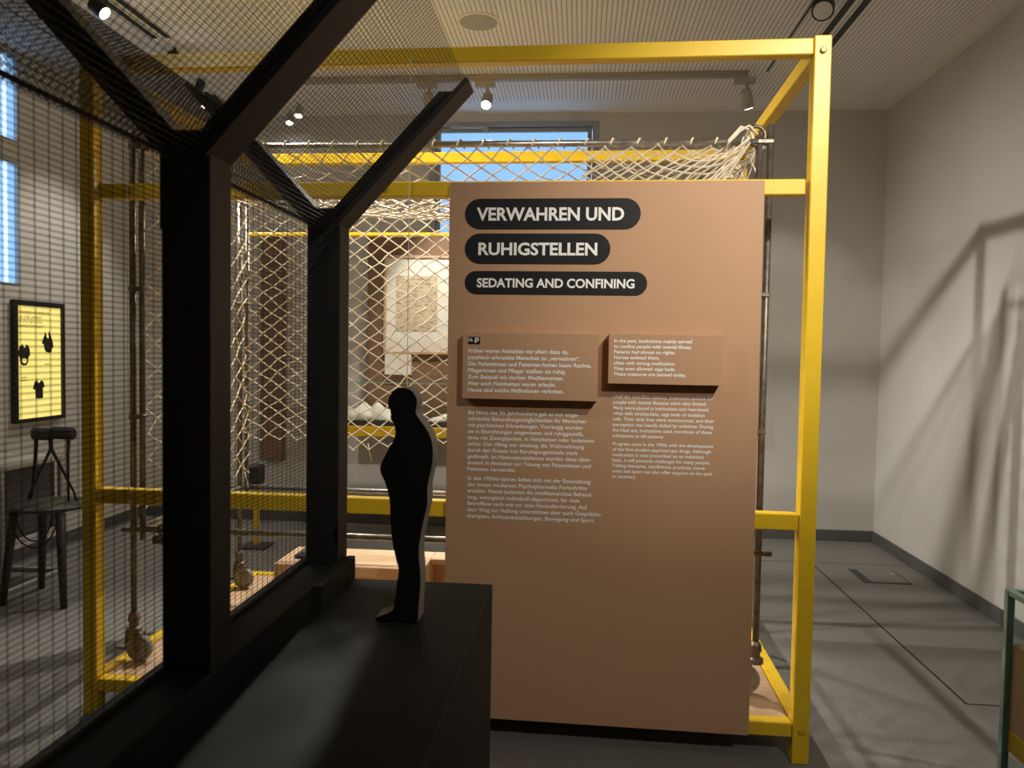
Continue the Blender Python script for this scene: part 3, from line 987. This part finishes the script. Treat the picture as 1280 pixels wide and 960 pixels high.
lb = MB().bbox((e0[0], QY - .03, e0[2]), (e1[0], QY, e1[2]), .001).build('caption_card', M['white'], origin=(e0[0], QY, e0[2]))
tag(lb, 'small white caption card below the framed document', 'card')
# table with yellow frame and glass hood
TY0, TY1 = 4.85, 5.25
k0 = on_y(437, 532, TY0); k1 = on_y(437, 545, TY0); kg = on_y(470, 478, TY0)
ZTt, ZTb = k0[2], k1[2]
TX0, TX1 = -1.74, .25
tb = thing('display_table', 'yellow-framed display table with glass hood in front of the brown board', 'table', ((TX0 + TX1) / 2, (TY0 + TY1) / 2, 0))
for (y0, y1) in ((TY0, TY0 + .04), (TY1 - .04, TY1)):
    MB().bbox((TX0, y0, ZTb), (TX1, y1, ZTt), .003).build('frame_beam', M['yellow'], tb)
for x in (TX0, TX1 - .04):
    MB().bbox((x, TY0 + .04, ZTb), (x + .04, TY1 - .04, ZTt), .003).build('frame_beam', M['yellow'], tb)
    for y in (TY0, TY1 - .04):
        MB().bbox((x, y, 0), (x + .04, y + .04, ZTb), .003).build('leg', M['yellow'], tb)
MB().bbox((TX0 + .01, TY0 + .01, ZTt), (TX1 - .01, TY1 - .01, ZTt + .035), .002).build('table_top', M['darkgrey'], tb)
gz0, gz1 = ZTt + .035, kg[2]
gl = MB().box((TX0 + .02, TY0 + .015, gz0), (TX1 - .02, TY0 + .021, gz1)).build('glass_pane', M['glass'], tb)
for (a, b) in (((TX0 + .02, TY0 + .012, gz1 - .006), (TX1 - .02, TY0 + .024, gz1)), ((TX0 + .02, TY0 + .012, gz0), (TX0 + .032, TY0 + .024, gz1))):
    MB().bbox(a, b, .001).build('glass_edge', M['glass_edge'], tb)


def garment(x0, x1, y0, y1, z, h, seed, label):
    rnd = random.Random(seed)
    nx, ny = 22, 12
    mb = MB()
    ph = [rnd.uniform(0, 6) for _ in range(6)]
    vs, fs = [], []
    for j in range(ny + 1):
        for i in range(nx + 1):
            s, t_ = i / nx, j / ny
            e = min(s, 1 - s) * 6; g_ = min(t_, 1 - t_) * 4
            hh = h * min(1, e) ** .5 * min(1, g_) ** .5 * (.62 + .22 * math.sin(9 * s + ph[0]) * math.cos(5 * t_ + ph[1]) + .18 * math.sin(21 * s + 4 * t_ + ph[2]))
            wob = .015 * math.sin(7 * s + ph[3])
            vs.append((x0 + (x1 - x0) * s + .012 * math.sin(6 * t_ + ph[4]), y0 + (y1 - y0) * t_ + wob, z + max(.002, hh)))
    for j in range(ny):
        for i in range(nx):
            a = j * (nx + 1) + i
            fs.append((a, a + 1, a + nx + 2, a + nx + 1))
    k = len(vs)
    vs += [(p[0], p[1], z) for p in vs[:k]]
    for j in range(ny):
        for i in range(nx):
            a = k + j * (nx + 1) + i
            fs.append((a, a + nx + 1, a + nx + 2, a + 1))
    rim = [i for i in range(nx + 1)] + [j * (nx + 1) + nx for j in range(1, ny + 1)] + [ny * (nx + 1) + i for i in range(nx - 1, -1, -1)] + [j * (nx + 1) for j in range(ny - 1, 0, -1)]
    for i in range(len(rim)):
        a, b = rim[i], rim[(i + 1) % len(rim)]
        fs.append((b, a, a + k, b + k))
    mb.add(vs, fs)
    o = mb.build('folded_garment', M['cloth'], origin=((x0 + x1) / 2, (y0 + y1) / 2, z), smooth=True)
    return tag(o, label, 'garment', 'folded garments in the glass display')


x0 = on_y(437, 520, 5.0)[0]; x1 = on_y(495, 520, 5.0)[0]
garment(x0 - .06, x1, 4.90, 5.18, gz0, .115, 1, 'folded white linen garment in the display, left of the silhouette')
x0 = on_y(539, 530, 5.0)[0]
garment(x0, x0 + .32, 4.90, 5.12, gz0, .05, 2, 'flat white linen garment in the display, right of the silhouette')

# ------------------------------------------------------------------ left side: light box, chair, steel-framed table
lbx = thing('poster_light_box', 'glowing yellow poster in a black frame on the left wall', 'poster', (XL, 4.30, .80))
A0, A1, A2, A3 = 4.09, 4.508, .797, 1.50
for (y0, z0, y1, z1) in ((A0, A2, A0 + .022, A3), (A1 - .022, A2, A1, A3), (A0 + .022, A2, A1 - .022, A2 + .022), (A0 + .022, A3 - .03, A1 - .022, A3)):
    MB().bbox((XL, y0, z0), (XL + .035, y1, z1), .002).build('frame_side', M['blacklamp'], lbx)
MB().box((XL + .002, A0 + .022, A2 + .022), (XL + .02, A1 - .022, A3 - .03)).build('poster', M['lightbox'], lbx)


def lw(x, y):
    p = on_x(x, y, XL + .021)
    return float(p[1]), float(p[2])


def lw_map(u, v, d): return (XL + .0205 + d, u, v)


pm = MB()
u0, v0 = lw(18.5, 391); u1, v1 = lw(18.5, 409); ur = lw(61.5, 391)[0]
letter_lines(pm, ['SCHWERE MOMENTE', 'UND DIE ARBEIT', 'DER PATIENTEN-', 'ANWALTSCHAFT'], u0, v0, (v0 - v1) / 3, (v0 - v1) / 3 * .86, lw_map, .0005, width=ur - u0)
pm.build('poster_lettering', M['print'], lbx)


def gpoly(pts_, par):
    # crop at 960/130 px scale, origin (0, oy)
    P_ = [lw(a * 130 / 960, oy + b * 130 / 960) for a, b in pts_]
    return MB().prism(P_[::-1], lw_map, .001, .0002).build('garment_print', M['print'], par)


oy = 350
gpoly([(415, 490), (412, 505), (392, 560), (386, 585), (402, 592), (412, 640), (425, 665), (450, 674), (472, 668), (483, 625), (494, 620), (484, 560), (462, 495), (455, 470), (450, 480), (446, 500), (452, 530), (444, 542), (432, 530), (425, 500), (418, 478)], lbx)
gpoly([(205, 594), (180, 615), (170, 660), (172, 700), (186, 725), (190, 775), (212, 790), (240, 788), (258, 765), (262, 720), (278, 690), (274, 640), (264, 610), (240, 592), (236, 615), (228, 628), (218, 615), (210, 592)], lbx)
P_ = [(205, 730), (225, 722), (248, 735), (240, 762), (225, 770), (205, 755)]
Pq = [lw(a * 130 / 960, oy + b * 130 / 960) for a, b in P_]
MB().prism(Pq[::-1], lw_map, .0016, .001).build('garment_cutout', M['lightbox'], lbx)
oy = 460
gpoly([(340, 112), (320, 130), (303, 195), (326, 200), (330, 278), (360, 284), (398, 276), (396, 180), (412, 176), (402, 128), (380, 110), (372, 125), (360, 140), (348, 125)], lbx)
fine = MB()
for (a, b, w) in ((190, 905, 60), (200, 930, 45), (415, 780, 50)):
    ya, za = lw(a * 130 / 960, 350 + b * 130 / 960); yb, _ = lw((a + w) * 130 / 960, 350 + b * 130 / 960)
    fine.box((XL + .0205, ya, za), (XL + .0212, yb, za + .004))
fine.build('small_print', M['print'], lbx)

# chair in front of the wall
CY, CX = 3.55, -2.57
cr = thing('chair', 'dark round-seated chair with narrow padded backrest and looped cables by the left wall', 'chair', (CX, CY, 0))
MB().lathe([(.05, .452), (.16, .45), (.175, .458), (.175, .468), (.16, .476), (.05, .472)], (CX, CY, 0), (0, 0, 1), 32).build('seat', M['darkgrey'], cr)
for (dx, dy) in ((-1, -1), (1, -1), (-1, 1), (1, 1)):
    lg = MB()
    t0 = (CX + dx * .115, CY + dy * .10, .455); t1 = (CX + dx * .155, CY + dy * .135, 0)
    lg.tube([t0, ((t0[0] + t1[0]) / 2, (t0[1] + t1[1]) / 2, .23), t1], [.022, .019, .015], 8)
    lg.build('leg', M['darkgrey'], cr, True)
BYc = CY + .06
CX -= .025
for (xc, w_, hh) in ((-.06, .13, .835), (.045, .14, .842)):
    MB().bbox((CX + xc - w_ / 2, BYc - .018, hh - .062), (CX + xc + w_ / 2, BYc + .018, hh), .015).build('back_pad', M['darkgrey'], cr)
rods = [[(-.095, .79), (-.10, .70), (-.125, .47)], [(-.02, .79), (-.02, .73), (-.135, .50), (-.14, .47)], [(-.02, .79), (-.015, .73), (.10, .52), (.115, .47)], [(.075, .79), (.07, .70), (.072, .47)]]
for rd in rods:
    MB().tube([(CX + a, BYc, b) for a, b in rd], [.012, .009] + [.006] * (len(rd) - 2), 6).build('back_rod', M['darkgrey'], cr, True)
cb1 = MB().tube([(CX + .12 * math.cos(w) + .02, CY - .12, .45 + .17 * math.sin(w)) for w in np.linspace(math.pi, 2 * math.pi, 16)], .004, 6).build('looped_cable', M['blacklamp'], cr, True)
MB().tube([(CX + .09 * math.cos(w) + .03, CY - .13, .45 + .135 * math.sin(w)) for w in np.linspace(math.pi, 2 * math.pi, 16)], .004, 6).build('looped_cable', M['blacklamp'], cr, True)

# pale steel-framed table behind the chair
CX += .025
tt = thing('steel_framed_case', 'pale grey tube-framed case standing behind the chair at the left wall', 'display case', (-2.9, 4.0, 0))
SX0, SX1, SY0, SY1 = -3.17, -2.80, 3.51, 3.97
HT = .62
for x in (SX0, SX1 - .025):
    for y in (SY0, SY1 - .025):
        MB().bbox((x, y, 0), (x + .025, y + .025, HT), .003).build('leg', M['palesteel'], tt)
for y in (SY0, SY1 - .025):
    MB().bbox((SX0 + .025, y, .0), (SX1 - .025, y + .025, .025), .003).build('base_bar', M['palesteel'], tt)
for x in (SX0, SX1 - .025):
    MB().bbox((x, SY0 + .025, .0), (x + .025, SY1 - .025, .025), .003).build('base_bar', M['palesteel'], tt)
MB().bbox((SX0, SY0, HT), (SX1, SY1, HT + .03), .003).build('top', M['palesteel'], tt)
MB().bbox((SX0 + .03, SY0 + .03, .26), (SX1 - .03, SY1 - .03, HT), .004).build('cabinet_body', M['base'], tt)

# ------------------------------------------------------------------ glass showcase at the right edge
GY = 2.0
gp = on_y(1256, 741, GY)
gx, gz = float(gp[0]), float(gp[2])
gc = thing('glass_showcase', 'glass showcase with green edges and wooden inset at the right edge', 'showcase', (gx + .3, GY - .3, 0))
GX1, GY0, GT = gx + .62, GY - .72, .018
GB = .06
MB().box((gx, GY0, GB), (gx + .010, GY, gz)).build('glass_pane', M['glass'], gc)
MB().box((gx + .010, GY - .010, GB), (GX1, GY, gz)).build('glass_pane', M['glass'], gc)
MB().box((gx + .010, GY0, GB), (GX1, GY0 + .010, gz)).build('glass_pane', M['glass'], gc)
MB().box((gx, GY0, gz), (GX1, GY, gz + .010)).build('glass_lid', M['glass'], gc)
for (a, b) in (((gx - .001, GY - GT, GB), (gx + GT, GY + .001, gz - .002)), ((gx - .001, GY0, gz - .002), (gx + GT, GY - GT, gz + .012)),
               ((gx - .001, GY - GT, gz - .002), (GX1, GY + .001, gz + .012)), ((gx - .001, GY0 - .001, GB), (gx + GT, GY0 + GT, gz - .002))):
    MB().bbox(a, b, .002).build('glass_edge', M['glass_edge'], gc)
MB().bbox((gx + .0135, GY0 + .0195, gz - .335), (GX1 - .0195, GY - .0195, gz - .12), .003).build('wooden_inset', M['wood'], gc)
MB().bbox((gx + .0125, GY0 + .019, gz - .39), (GX1 - .019, GY - .019, gz - .335), .003).build('yellow_base', M['yellow'], gc)
MB().bbox((gx + .05, GY0 + .05, GB), (GX1 - .05, GY - .05, gz - .39), .003).build('dark_core', M['darkgrey'], gc)
MB().bbox((gx, GY0, 0), (GX1, GY, GB), .003).build('foot', M['darkgrey'], gc)

for o in bpy.data.objects:
    if '_o' in o.keys():
        del o['_o']
